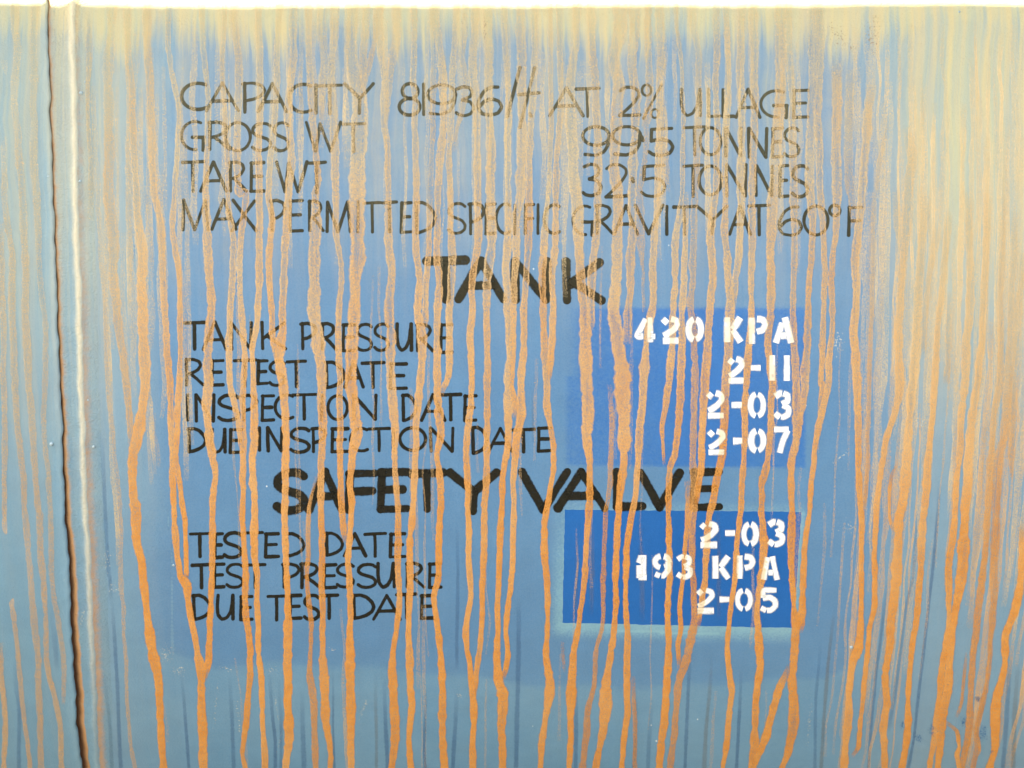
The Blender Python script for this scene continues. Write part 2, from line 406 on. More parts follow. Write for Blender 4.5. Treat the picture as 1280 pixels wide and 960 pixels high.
def SD(px, py, mm=0.0):
    x, t = XT(px, py); xe = xridge(t) + .028
    if x < xe:
        return C(x, t, mm * .001 + .0006)
    return C(x, t, mm * .001 + dent(x, t) * max(0, min(1, (x - xe) / .1)))
def sst(a, b, x):
    t = min(1, max(0, (x - a) / (b - a))); return t * t * (3 - 2 * t)
BOT = [(140, 780), (165, 800), (200, 812), (262, 836), (332, 832), (445, 836), (545, 842), (640, 851), (672, 857), (815, 861), (1010, 848), (1035, 843), (1062, 829), (1085, 800), (1110, 760)]
bx, by = [a for a, _ in BOT], [a for _, a in BOT]
TOPX, TOPY = [200, 228, 245, 640, 760, 890, 905, 925, 1000, 1060], [90, 40, 30, 32, 45, 44, 40, 18, 12, 14]
def panel_op(x, y):
    wl = 12 * math.sin(y * .013) + 6 * math.sin(y * .041)
    lft = np.interp(y, [0, 120, 300, 480, 700, 840], [224, 210, 194, 186, 186, 190]) + wl * .5
    rgt = np.interp(y, [0, 60, 140, 300, 600, 840], [1050, 1060, 1085, 1120, 1105, 1090]) + wl
    a = sst(lft - 32, lft + 34, x) * sst(rgt + 40, rgt - 40, x)
    b0 = float(np.interp(x, bx, by)) + 2 * math.sin(x * .05) + 1.5 * math.sin(x * .013)
    a *= sst(b0 + 3, b0 - 4, y) * .72 + sst(b0 + 22, b0 - 30, y) * .28
    t0 = float(np.interp(x, TOPX, TOPY))
    return a * sst(t0 - 4, t0 + 4, y)
panel = field('data_panel', 100, 4, 1180, 900, 5, panel_op, .03, M_PANEL, wagon, 'darker blue repainted panel behind the lettering')
def up_op(x, y):
    l = 716 + 5 * math.sin(y * .05)
    left = sst(706, 732, x) if y < 470 else sst(704, 713, x)
    top = sst(382, 388, y) * (sst(690, 800, x) * .5 + .5)
    return left * top * sst(1008, 1005, x) * sst(585 + (x - 860) * .012, 581 + (x - 860) * .012, y) * (.86 + .1 * math.sin(x * .03))
patch_up = field('stencil_patch', 700, 376, 1014, 592, 2.5, up_op, .045, M_PATCH_UP, panel, 'bright blue sprayed patch under the tank dates')
def box_d(x, y):
    l = 706 - (y - 637) * .02; r = 1002 - (y - 640) * .07
    t = 637 + (x - 705) * .010; b0 = 779 + (x - 702) * .018
    dx = max(l - x, 0, x - r); dy = max(t - y, 0, y - b0)
    return dx, dy, l, r, t, b0
def spray_op(x, y):
    dx, dy, l, r, t, b0 = box_d(x, y)
    below = sst(26, 2, y - b0) * (.85 if y > b0 else 1) if y > b0 else 1
    if y > b0: o = .80 * sst(24, 3, y - b0)
    elif y < t: o = .30 * sst(16, 0, t - y)
    else: o = 0.7
    o *= sst(20, 1, l - x) if x < l else 1
    if x < l: o *= .35 + .65 * sst(640, 760, y)
    o *= sst(10, 0, x - r) if x > r else 1
    if y > b0 and 770 < x < 900 and abs(y - b0 - 10 + (x - 770) * .012) < 1.3: o = 1
    return o
field('overspray', 680, 618, 1014, 812, 2.5, spray_op, .04, M_SPRAY, panel, 'pale teal overspray round the lower patch')
v, f = [], []; nx, ny = 60, 30
for j in range(ny + 1):
    for i in range(nx + 1):
        y = j / ny; x = i / nx
        ty, byy = 637 + 297 * x * .010, 779 + 298 * x * .018
        py = ty + (byy - ty) * y; lx, rx = 706 - (py - 637) * .02, 1002 - (py - 640) * .07
        jx = rnd.uniform(-.5, .5) if i in (0, nx) else 0; jy = rnd.uniform(-.4, .4) if j in (0, ny) else 0
        v.append(SD(lx + (rx - lx) * x + jx, py + jy, .055))
for j in range(ny):
    for i in range(nx):
        a = j * (nx + 1) + i; f.append((a, a + nx + 1, a + nx + 2, a + 1))
patch_lo = mesh('stencil_patch', v, f, M_PATCH_LO, panel, True, None, 'deep blue masked patch under the safety valve dates')

# ------------------------------------------------------------------ mud runs (tile columns and rows of 320 x 240 spots, four units to a spot)
MUD = '''
1.55|0,0 20,300,34 20,960|0,1 40,0,36 60,300 60,500 75,960|0,2 75,0,34 90,200 115,500 130,700 155,960|0,3 155,0,34 170,200 190,420 190,550 200,700 205,960
1.6|0,0 75,150,44 90,250 70,500 95,750 110,960|0,1 110,0,40 125,280 125,480 130,700 145,960|0,2 150,0,34 165,250 180,520 200,680 205,850 215,960|0,3 225,0,30 230,200 240,450 275,600 300,750 310,960,28
1.45|0,0 170,150,40 165,500 180,960|0,1 185,0,32 190,250 205,480 225,650 225,960|0,2 225,0,28 215,200 235,450 250,650 262,960|0,3 270,0,26 295,250 320,480 325,640,22
1.6|0,1 10,150,30 5,400 15,700 18,960|0,2 25,0,28 25,200 20,450 25,640 40,960|0,3 45,0,26 75,250 95,450 115,640 150,960,25
1.7|0,3 0,330,30 10,550 25,720 20,960
1.5|0,0 470,430,30 480,800 490,960|0,1 480,0,26 500,300 530,600 540,960|0,2 540,0,22 570,300 600,600 605,960|0,3 605,0,20 625,350 635,600 655,850 675,960
.62|0,0 560,120,60 540,400 545,700 545,960|0,1 565,0,60 570,250 565,400,50 590,650 620,850,44 635,960|0,2 640,0,40 645,150 652,300,30
.9|0,0 640,250,40 665,500 665,700 685,960|0,1 690,0,45 690,120 710,300,58 715,500 715,700,60 725,960|0,2 720,0,68 700,200 670,350,60 660,480,45 680,650,60 685,780,55 705,880,45 715,960,42|0,3 715,0,42 735,200 765,380,60 790,500,52 800,650,42 810,850 815,960
.85|0,0 735,200,45 750,500 760,700 770,960|0,1 790,0,55 805,150,44 810,300,38 820,550 835,750 850,960|0,2 850,0,38 855,200 860,400 870,700 895,900 900,960|0,3 905,0,46 930,50,50 950,200,36 985,350,36 1005,450,46 1010,650,50 1015,960,48
.95|0,0 840,250,30 875,450 895,600 880,850 870,960|0,1 870,0,32 865,200 890,350 900,500 900,700 900,960|0,2 900,0,30 885,150 885,400 905,550 925,700,27 930,960|0,3 925,0,28 930,30
.8|0,0 1005,100,30 1015,250 1040,450 1040,700 1030,960|0,1 1020,0,46 1035,200 1045,400 1055,550 1045,700 1035,850,50 1035,960|0,2 1040,0,46 1035,150 1050,300 1075,430,34 1070,550 1060,800 1062,960|0,3 1060,0,34 1045,250 1045,400 1028,480 1018,520,30
.85|0,0 1120,130,26 1110,300 1120,500 1130,700 1140,960|0,1 1150,0,34 1145,120 1165,250 1155,550 1145,750 1155,960|0,2 1165,0,30 1185,150 1200,250 1212,340,26
.75|0,0 1170,100,40 1190,300 1190,600 1190,960|0,1 1230,0,34 1210,180 1195,350 1200,500 1210,650 1225,800 1215,960|0,2 1215,0,33 1215,200 1215,400 1210,550 1215,750 1230,960|0,3 1225,0,33 1230,200 1255,380 1240,600 1230,750 1210,880 1225,960
.95|1,0 15,100,40 20,400 15,700 20,960|1,1 20,0,40 20,250 15,500 5,650,36|0,1 1262,780,34 1265,960|0,2 1275,0,40 1275,250 1265,400 1270,600 1275,900|1,3 5,0,32 10,300 25,480,36 35,700,30 45,960
.9|1,0 110,80,34 105,200 100,400 95,600 75,800 60,960,38|1,1 60,0,36 80,150 65,300 75,500 85,650 95,750 115,840,34
.95|1,0 185,30,45 185,250 170,450 160,600 180,800 165,960,42|1,1 150,0,40 145,250 135,450 130,650 122,820,60 135,960,52|1,2 140,0,44 150,150 150,350 145,550,36 145,750 155,960|1,3 155,0,38 158,200 160,450,56 155,650,48 165,800 150,960,44
.7|1,0 260,200,36 270,400 280,600 300,750 310,900 300,960|1,1 290,0,56 300,150 290,300,66 295,450 290,600 310,750,70 325,870,50 325,960|1,2 320,0,44 325,100 335,200,52 325,400,42 325,600,34 330,800 330,960|1,3 330,0,32 335,300 340,500,50 345,700,48 370,850,30 372,960,28
.75|1,0 390,180,44 375,400 385,600 395,800 400,960|1,1 400,0,34 400,200 425,350 425,450 415,600 415,800 420,960|1,2 420,0,34 420,250 420,400 425,550 435,700 445,790,26
.6|1,0 330,150,50 345,300 330,420 330,600,30
.9|1,0 480,100,80 475,250,66 490,400,80 515,500,90 515,700 500,900 505,960|1,1 500,0,76 505,200,70 505,350,78 495,420 495,550,60 490,650,72 480,750 480,960,66|1,2 490,0,60 490,100 505,250,62 480,350,42 470,480,34 475,600 465,800 465,960|1,3 465,0,34 470,200,36 468,450,56 468,600,52 475,800,38 475,960
.7|1,0 545,130,50 540,300,45 530,440,40 520,520,30
.75|1,0 595,180,26 575,280,28 560,360,26 545,440,20
.6|1,2 300,460,16 265,620,24 260,800 255,960|1,3 255,0,24 265,150 280,250 272,400 270,500,40 290,650,36 295,960,38
.7|1,0 620,220,34 640,400 640,600 655,700 660,850 665,960|1,1 660,0,54 660,200,46 665,300 675,380 670,500,44 665,620,52 675,720 675,960|1,2 680,0,50 690,150 695,300,34 695,450 705,600 710,750 710,960|1,3 715,0,34 715,150 700,280,30 685,380 680,480,52 690,650,48 695,800 675,960,38
.55|1,0 700,200,50 670,350,46 658,500,36 650,620,30
.85|1,0 790,160,36 790,400 795,600 800,960|1,1 795,0,40 800,200 800,300 815,430,36 810,600,50 835,700,52 830,850,46 820,960|1,2 800,0,48 800,200,34 800,350 790,550 775,750 770,960|1,3 765,0,32 765,250 765,400,38 770,550 780,650,44 770,800,34 775,960
.85|1,1 870,0,34 870,250 855,400 850,580 838,680,34
.6|1,0 880,120,30 890,400 880,700 870,960,30
.85|1,0 895,100,46 930,350 935,600 920,800 905,960,36|1,1 910,0,40 905,300 915,450 910,600 905,750 905,960|1,2 910,0,44 910,150,46 920,250 905,350,36 925,500 920,700 910,960|1,3 905,0,34 890,100,30 905,250 925,400,36 935,500,42 930,650 935,800,38 940,900 945,960,40
.75|1,0 1000,120,34 985,300 970,700 970,960|1,1 975,0,38 980,250 975,450 965,600 970,750 965,900 950,960,34|1,2 945,0,34 925,60,30
.6|1,0 1045,150,36 1035,300 1050,450 1030,560 1000,640,26 985,760
.85|1,0 1095,150,50 1085,300 1100,600,40 1105,800 1105,960|1,1 1110,0,44 1110,150,48 1110,250 1085,400,34 1075,500 1085,600 1075,750 1080,960|1,2 1075,0,34 1065,200 1050,350 1060,550 1065,750 1070,960|1,3 1070,0,32 1075,120 1045,280,32 1055,370 1070,450 1085,600,40 1095,750,34 1085,850 1085,960
.75|1,0 1160,150,56 1165,300,50 1165,500 1175,750 1170,960|1,1 1170,0,50 1175,250,56 1160,400,44 1155,600,36 1155,800 1155,960|1,2 1155,0,36 1155,250 1155,400 1145,550 1140,750 1135,960|1,3 1130,0,28 1130,200 1120,350 1100,500 1090,600,34
.8|1,0 1240,120,36 1255,400 1265,550 1255,700 1260,960|1,1 1260,0,45 1260,250 1250,380,38 1265,550,46 1268,800|1,2 1265,0,54 1260,150,50 1255,300,34 1240,420 1230,600 1220,800 1210,960|1,3 1205,0,34 1205,400,38 1215,520,56 1235,600,62 1225,750,40 1230,850 1235,960
.85|2,0 40,130,52 50,300 50,600 45,960|2,1 20,0,42 25,100 20,250 10,500,36 5,700 0,960|2,2 5,0,36 12,90 22,170,34
.85|2,0 115,130,38 110,400 95,600 85,960|2,1 80,0,44 85,200 70,400,38 60,600 55,800 45,960|2,2 35,0,46 45,150,54 20,300,40 10,450,30 5,700 0,960|1,3 1260,0,28 1250,250 1260,400 1240,520,28
.75|2,0 190,250,28 195,600 180,960|2,1 165,0,40 165,200 155,400 155,600 165,800 175,960|2,2 175,0,38 175,120 205,300,32 210,430 190,550,34 160,700 165,850 175,960|2,3 170,0,28 178,200 170,400,30 190,520,48 185,600,60 170,700,34 155,800 140,960,30
.85|2,0 235,180,34 240,300 240,600 220,800 215,960|2,1 220,0,38 215,250 200,400 205,600 195,800 180,940,34
.75|2,0 320,200,40 300,330,44 290,450,50 300,650,62 305,850 320,960|2,1 325,0,56 330,200 340,350,46 350,500 365,650,62 365,780,76 375,960,62|2,2 375,0,66 380,150 375,250,46 385,380,40 390,550 375,750,32 365,960|2,3 355,0,30 345,200 320,300,36 300,400 300,550,48 298,620,56 295,700,38 285,960,30
.7|2,0 395,180,46 415,400 420,600 430,800 430,960|2,1 430,0,40 425,200 405,350 400,550 390,690,44
.75|2,0 540,150,70 510,300,60 535,420,76 520,650,60 510,850 530,960|2,1 530,0,54 525,250,60 520,450 510,600,64 530,750,80 555,900,90 550,960|2,2 560,0,74 560,250,70 560,400,50 545,500,40 535,600,36 525,800 520,960|2,3 520,0,28 520,150 500,350,36 480,480,36 468,600,64 460,750,48 430,900,36 420,960
.65|2,0 610,180,56 600,300,50 620,500 610,700 600,960|2,1 595,0,50 600,200,44 590,350 590,500 575,620 572,760,40
.5|2,2 490,0,26 500,150 495,350 480,550 465,700 455,960|2,3 455,0,20 450,250 425,350,24 410,550 380,650,34 370,800 350,960,38
.65|2,0 680,280,40 690,480 668,640,36
.8|2,0 740,260,44 740,600 735,800 730,960|2,1 725,0,38 715,200 700,400 705,550 685,650,46 665,800 660,960|2,2 650,0,38 640,200 630,400 620,550,32 590,700 570,850 570,960|2,3 565,0,26 565,150 575,300,34 572,550 575,700 555,850,28 548,960
.4|2,0 660,560,30 670,700 640,960|2,1 640,0,40 640,250 655,400,16 655,600
.7|2,0 820,90,22 830,200 850,350 860,600 850,960,30|2,1 820,0,38 820,250 815,450 805,600 800,750 780,960,44|2,2 765,0,44 755,200,24 762,400,14
.8|2,1 870,0,36 865,200 860,450 850,700 845,960,46|2,2 835,0,40 830,200 815,350,36 790,420,34 780,550 785,700 790,960|2,3 785,0,28 775,200 780,400,38 775,550,46 755,750,40 735,960,38
.6|2,0 905,130,40 930,250 935,350 930,600 915,960|2,1 910,0,38 905,300 905,450 895,600 910,800 915,960|2,2 905,0,34 905,300 905,450 910,600 900,750 905,960|2,3 905,0,28 912,200,32 905,270,48 880,380,40 850,480,46 830,580,44 815,700,36 810,800 790,960
.7|2,2 880,480,34 890,600,46 868,750,24 858,960|2,3 845,0,24 840,150 845,260,26 830,350 838,460,28
.85|2,0 1020,180,36 1015,400 1025,600 1020,960|2,1 1000,0,42 990,200 1005,400 990,600 975,800 965,960|2,2 955,0,40 950,250 950,400,36 930,500 912,620,34
.7|2,0 1070,170,34 1080,400 1065,700 1065,960|2,1 1065,0,38 1060,200 1080,400,42 1090,500 1090,650,48 1075,850 1065,960|2,2 1060,0,46 1060,200 1050,350,38 1020,500 990,650,34 970,900 965,960|2,3 960,0,32 950,100 935,200 925,260,28
.8|2,0 1150,90,56 1145,400,44 1150,700 1145,960|2,1 1150,0,42 1145,200 1130,350 1115,450 1102,570,34
.8|2,0 1205,150,46 1215,500 1210,750 1200,960|2,1 1200,0,38 1195,200 1200,400 1195,600 1180,800 1175,960|2,2 1170,0,36 1160,250,30 1150,450 1140,650 1125,850 1115,960|2,3 1115,0,26 1090,200 1075,350,28 1085,480,34 1100,580,34 1080,750 1070,850 1055,960,28
.75|3,0 60,120,60 62,400 45,700 25,960|3,1 5,0,44 10,300 15,550 2,750,38 15,900 25,960|3,2 15,0,36 10,250 -5,420|2,2 1255,500,36 1245,650 1260,800,44 1245,960|2,3 1230,0,32 1225,200 1235,350,42 1240,450 1220,600,40 1215,750 1200,960,48
.65|3,0 105,250,40 118,500 125,760 125,960|3,1 125,0,34 135,200 130,400 125,600 130,750,42 140,960|3,2 150,0,60 150,150,54 140,300,44 120,400,46 115,600,38 115,800 120,960|3,3 130,0,28 130,150 135,230,48 130,380,44 125,500,40 130,650,50 125,750 95,880,44 65,960
.9|3,3 105,440,30 50,580,44 10,720,40|2,3 1275,780,38 1250,850 1220,940,28
.7|3,3 170,0,36 172,180 155,280,32
.65|3,0 230,130,60 225,400,50 210,700 208,960|3,1 210,0,34 225,180 215,350 205,500 200,700,44 190,850 185,960|3,2 180,0,30 165,150 155,290,22
.65|3,0 262,250,44 250,600,40 262,960|3,1 270,0,32 275,200 285,400 275,600 275,750 265,960|3,2 275,0,30 262,120,26
.7|3,0 345,300,60 340,700,50 345,960|3,1 345,0,40 340,200,34 320,350 315,500 320,700 305,850 300,960|3,2 290,0,50 265,150,40 235,300,32 225,450 205,650 185,800 175,960|3,3 172,0,32 168,150 140,320,28
.5|3,0 415,350,46 400,700 408,960|3,1 412,0,40 430,180
.8|3,0 520,420,50 500,550 490,700 470,960|3,1 455,0,58 445,250,46 435,400 440,550 430,700 435,850,48 445,960|3,2 435,0,50 450,150,42 455,350,32 455,500 465,650 470,960|3,3 470,0,32 465,150 455,350,46 430,420,40 410,550 400,700 385,850 380,960,42
.5|3,1 535,0,24 525,200 525,500 515,700 505,960|3,2 505,0,24 500,250 505,350 490,550 478,640,20
.55|3,0 600,620,24 560,800 545,960
.75|3,0 690,640,56 720,800 700,960|3,1 695,0,48 690,250 670,400,40 660,550 650,750,52 655,960|3,2 660,0,38 630,150,34 590,280 570,400 545,600,30 535,750 535,960|3,3 535,0,28 530,150 505,300 485,500 465,700 450,850 415,900,20
.5|3,1 640,0,40 645,160 665,300,24
.75|3,1 785,0,56 770,250,48 755,450 745,700,60 735,850 725,960|3,2 730,0,60 710,150,46 695,300 690,420,56 680,550,50 655,700 645,850,54 640,960|3,3 640,0,50 615,200 605,350,44 585,500,38 590,620 575,750 580,850 585,960,34
.7|3,2 650,395,14 615,470,18 605,650,16 625,740,14
.8|3,1 900,100,44 880,400,38 850,650 840,850 835,960|3,2 830,0,38 820,200 800,400 785,600,44 770,750 760,960|3,3 755,0,34 740,200 720,350,30 705,500 700,650 700,720,38 685,850 665,960,36
.55|3,1 850,180,60 820,320,40 790,560,34 780,800
.5|3,1 905,500,34 905,750 890,960
.75|3,1 1000,0,48 1010,300 1010,600 990,750 985,960|3,2 985,0,40 970,150 965,300 945,450,32 935,650 910,850,42 905,960|3,3 905,0,30 905,200 880,400,34 855,580,32 840,700 825,850 810,960,34
.8|3,1 1100,0,42 1090,250 1080,500 1070,700 1055,900 1050,960|3,2 1040,0,46 1015,200 1000,350,52 1000,500,56 985,600 980,750,62 965,960|3,3 970,0,48 940,150 915,300,48 905,500 885,620 860,780 845,960,36
.6|3,1 1180,60,40 1165,500 1160,960|3,2 1150,0,36 1130,150 1115,350,42 1105,550 1095,750,38 1080,900 1075,960|3,3 1070,0,34 1045,200,42 1025,400,36 1015,550 1010,700 990,850 965,960,34
.45|3,1 1240,100,40 1215,600 1195,960|3,2 1200,0,42 1185,200,50 1160,350 1145,500 1140,700 1130,960|3,3 1130,0,38 1125,200 1110,400,26 1090,550 1060,680 1040,760 1045,850 1025,960
.8|3,3 875,710,16 940,770,22 955,850,20 945,890,36 960,960,30
.7|3,3 1010,740,14 1045,790,18 1040,820 1060,870 1030,910,16
.55|3,3 990,380,16 970,620,18 940,700
.85|3,2 1275,700,44 1265,960|3,3 1265,0,52 1245,150,46 1190,290,40 1180,450,36 1145,600,50 1135,680,52 1135,850,38 1105,960,42
.5|3,1 1275,300,40 1255,600 1225,960|3,2 1235,0,40 1220,300 1215,480,20
.4|2,0 750,500,50 760,750 775,960,30
.4|2,3 610,500,24 615,700 612,960|2,3 612,960
.4|2,3 250,330,22 262,480,14
'''
streaks = []
def cr(pts, step=2.0):
    """smooth curve through (x, y, w)"""
    P = np.array(pts, float); out = []
    for i in range(len(P) - 1):
        p0, p1, p2, p3 = P[max(i - 1, 0)], P[i], P[i + 1], P[min(i + 2, len(P) - 1)]
        n = max(1, int(np.hypot(*(p2 - p1)[:2]) / step))
        for k in range(n):
            t = k / n
            q = .5 * (2 * p1 + (p2 - p0) * t + (2 * p0 - 5 * p1 + 4 * p2 - p3) * t * t + (3 * p1 - p0 - 3 * p2 + p3) * t ** 3)
            out.append(.5 * q + .5 * (p1 + (p2 - p1) * t))
    out.append(P[-1]); return np.array(out)
def parse(line):
    head, *tiles = line.split('|'); pts = []; w = 30.0
    for t in tiles:
        tile, *ps = t.split(' '); c, r = map(int, tile.split(','))
        for p in ps:
            q = [float(z) for z in p.split(',')]
            if len(q) > 2: w = q[2]
            x, y = c * 320 + q[0] / 4, r * 240 + q[1] / 4
            if pts and y - pts[-1][1] < 9 and abs(x - pts[-1][0]) < 9 and len(ps) > 2: continue
            pts.append((x, y, w / 4))
    return float(head), pts
def smooth_noise(n, scale):
    k = max(2, int(n / scale) + 3)
    return np.interp(np.arange(n), np.arange(k) * scale, nrs.normal(0, 1, k))
UU = (-1.0, -.86, -.6, -.25, .25, .6, .86, 1.0)
def ribbon(path, hw, mm, prof):
    """verts, faces and u of a band along path; hw half width per row; prof the thickness across it (mm)"""
    v, us = [], []
    d = np.gradient(path, axis=0); L = np.hypot(d[:, 0], d[:, 1]) + 1e-9
    nx, ny = -d[:, 1] / L, d[:, 0] / L
    for i in range(len(path)):
        for u in prof:
            px, py = path[i, 0] - nx[i] * hw[i] * u[0], path[i, 1] - ny[i] * hw[i] * u[0]
            v.append((px, py, mm + u[1])); us.append(u[0])
    k = len(prof)
    f = [(i * k + j, (i + 1) * k + j, (i + 1) * k + j + 1, i * k + j + 1) for i in range(len(path) - 1) for j in range(k - 1)]
    return v, f, us
COVER = []
nmud = 0
for line in MUD.strip().split('\n'):
    mul, pts = parse(line)
    faint = mul > 1.2
    if faint: mul -= 1.0
    if pts[-1][1] > 955:
        x, y, w = pts[-1]; x0, y0, _ = pts[-2]
        pts.append((x + (x - x0) / max(1, y - y0) * 60, y + 60, w))
    if pts[0][1] < 75:
        pts = [(pts[0][0], 4, pts[0][2] * 1.15)] + pts
    q = cr(pts, 2.2); n = len(q)
    path = q[:, :2].copy()
    path[:, 0] += smooth_noise(n, 14) * .6 + smooth_noise(n, 5) * .30
    hw = q[:, 2] / 2 * .96
    hw = hw * (1 + .09 * smooth_noise(n, 9) + .09 * smooth_noise(n, 2.5)) + .15
    hw = np.maximum(hw, 1.0)
    y = path[:, 1]
    op = np.interp(y, [0, 40, 110, 240, 420, 620, 800], [.25, .42, .60, .70, .84, .95, 1.0]) * (.55 + .45 * mul) * (mul if mul < .65 else 1) ** .5
    if faint: op = np.full(n, mul * .85) * np.interp(y, [0, 300, 700, 960], [.55, .75, .8, .95])
    s = np.arange(n)
    if pts[0][1] > 5: op = op * np.clip(s / 14, 0, 1)
    if pts[-1][1] < 955: op = op * np.clip((n - 1 - s) / 7, 0, 1)
    mud_glare_tone = np.clip(np.interp(y, [60, 300, 480, 640, 760], [.02, .36, .62, .88, 1]) + .10 * smooth_noise(n, 30), 0, 1)  # pale at the top: dust wash plus glare painted into the mud
    if faint: mud_glare_tone = mud_glare_tone * .55
    rz = np.clip((path[:, 0] - 1085) / 70, 0, 1)            # upper right: pale washed dust, little orange mud
    mud_glare_tone = mud_glare_tone * (1 - rz * np.interp(y, [250, 650], [.85, 0]))
    op = op * (1 - rz * np.interp(y, [120, 520], [.45, 0]))
    hollow = np.clip(np.interp(y, [0, 250, 480, 680], [.62, .50, .26, .05]) + .12 * smooth_noise(n, 20), 0, .8) * (1.25 if mul < .7 else 1)
    tk = .30 if not faint else .05
    prof = [(u, tk * max(0, (1 - abs(u) ** 3)) * (.9 if abs(u) < .4 else 1)) for u in UU]
    v, f, us = ribbon(path, hw, .12 + .004 * nmud, prof)
    k = len(UU)
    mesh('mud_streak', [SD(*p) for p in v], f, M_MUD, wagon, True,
         dict(u=us, op=np.repeat(op, k), mud_glare_tone=np.repeat(mud_glare_tone, k), hollow=np.repeat(hollow, k)))
    COVER.append((path[:, 1], path[:, 0], hw, op)); nmud += 1
print('mud streaks', nmud)
def covered(px, py):
    c = 0.0
    for ys_, xs_, hw, op in COVER:
        if ys_[0] < py < ys_[-1]:
            i = min(len(ys_) - 1, int(np.searchsorted(ys_, py)))
            if abs(px - xs_[i]) < hw[i]: c = max(c, op[i])
    return c

# hair-thin dusty runs nobody could count, between the mud: one part
V, F, U, OP, TK = [], [], [], [], []
def hair_run(x0, y0, y1, w, op, th):
    k = max(3, int((y1 - y0) / 40)); x, t0 = XT(x0, y0); pts = []
    for a in range(k + 1):
        y = y0 + (y1 - y0) * a / k; t = XT(640, y)[1]; f_ = (D + RAD - RAD * math.cos(t)) / D
        pts.append((640 + x / (HALF / 640) / f_ + rnd.gauss(0, 1.3), y, w * rnd.uniform(.7, 1.3)))
    q = cr(pts, 3.0); n = len(q); path = q[:, :2].copy(); path[:, 0] += smooth_noise(n, 8) * .35
    s_ = np.arange(n); o = op * np.clip(s_ / 15, 0, 1) * np.clip((n - 1 - s_) / 15, 0, 1) * np.clip(1 + .3 * smooth_noise(n, 25), .3, 1.5)
    v, f, us = ribbon(path, np.maximum(.7, q[:, 2] / 2 * (1 + .12 * smooth_noise(n, 4))), .10 + .0002 * len(TK) / 400, [(u, 0) for u in (-1, -.5, 0, .5, 1)])
    b0 = len(V); V.extend(SD(*p) for p in v); F.extend(tuple(i + b0 for i in c) for c in f); U.extend(us); OP.extend(np.repeat(o, 5)); TK.extend([th] * (n * 5))
for k in range(120):
    x0 = rnd.uniform(1075, 1330); y0 = rnd.choice([rnd.uniform(14, 200), rnd.uniform(60, 560)])
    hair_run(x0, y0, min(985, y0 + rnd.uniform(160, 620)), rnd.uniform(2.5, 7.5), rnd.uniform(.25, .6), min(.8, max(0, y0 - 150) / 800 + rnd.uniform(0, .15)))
for k in range(64):
    x0 = rnd.uniform(225, 1080); y0 = rnd.uniform(18, 90)
    hair_run(x0, y0, y0 + rnd.uniform(50, 300), rnd.uniform(2.5, 8), rnd.uniform(.25, .55), .05)
for k in range(26):
    x0 = rnd.uniform(112, 235); y0 = rnd.uniform(14, 300)
    hair_run(x0, y0, y0 + rnd.uniform(120, 420), rnd.uniform(3, 8), rnd.uniform(.25, .5), .12)
for k in range(60):
    x0 = rnd.uniform(130, 1200); y0 = rnd.uniform(300, 900)
    hair_run(x0, y0, min(985, y0 + rnd.uniform(60, 300)), rnd.uniform(2, 4), rnd.uniform(.12, .35), .4)
hr = mesh('dust_runs', V, F, M_MUD, wagon, True, dict(u=U, op=OP, mud_glare_tone=TK, hollow=[.3] * len(U)))
hr['kind'] = 'stuff'

# darker clean runs and brown hairline runs between the mud
WATER = '''
.7,0|0,3 560,120,22 575,350 590,650 600,900 605,960
.5,0|0,2 510,250,22 520,500 535,800 545,960|0,3 550,0,20 555,130
.75,0|0,3 905,480,18 920,650 935,820 945,960
.6,0|0,3 1145,480,22 1160,700 1170,960
.8,0|1,3 65,490,20 80,700 95,830
.6,0|1,3 230,560,26 235,800 240,960
.7,0|1,3 385,460,14 385,680 390,960
.8,0|1,3 640,520,22 648,750 655,900
.95,0|1,3 852,560,16 848,700 842,850 845,960
.8,0|1,3 1005,560,22 995,750 985,940
.6,0|1,2 1005,700,20 1010,960|1,3 1008,0,20 1005,480
.7,0|2,3 35,100,26 28,500 20,960
.7,0|2,3 325,500,22 320,700 318,960
.7,0|2,3 895,350,20 880,600 865,960
.8,0|2,3 1145,450,20 1135,700 1122,960
.55,1|2,3 1000,390,16 990,560,20 970,760 960,960,26
.5,1|2,3 620,540,20 618,750 610,960
.5,0|2,3 700,600,24 685,850 680,960
.7,0|3,3 600,20,18 570,250 540,480 520,700 500,960
.8,0|3,2 860,480,18 840,750 820,960|3,3 822,0,18 800,180 770,450 752,600 730,800 700,960
.5,0|3,2 750,600,18 725,960|3,3 705,0,20 690,150 660,380 630,600 600,780
.6,1|3,3 330,150,20 300,450 280,700 265,960
.5,0|3,3 265,300,18 240,600 235,800
.6,1|3,3 1250,420,24 1235,650 1225,960
.6,0|3,3 1215,350,24 1195,650 1175,960
.5,0|0,3 250,150,26 275,350 290,480
.6,0|0,3 70,420,24 80,560 95,660
.5,1|2,2 100,0,14 104,200 100,300
.45,0|0,3 520,480,20 545,700 560,960
.5,0|1,3 115,500,18 118,640 125,700
.5,1|1,3 600,480,18 598,640 602,800
.4,1|2,2 395,620,22 400,800 405,960|2,3 400,0,22 400,200
.4,1|2,2 330,700,20 325,960|2,3 322,0,20 320,220
.35,1|2,2 640,640,26 650,960|2,3 650,0,26 655,230
.35,1|2,2 1030,600,22 1035,960|2,3 1035,0,22 1035,230
'''
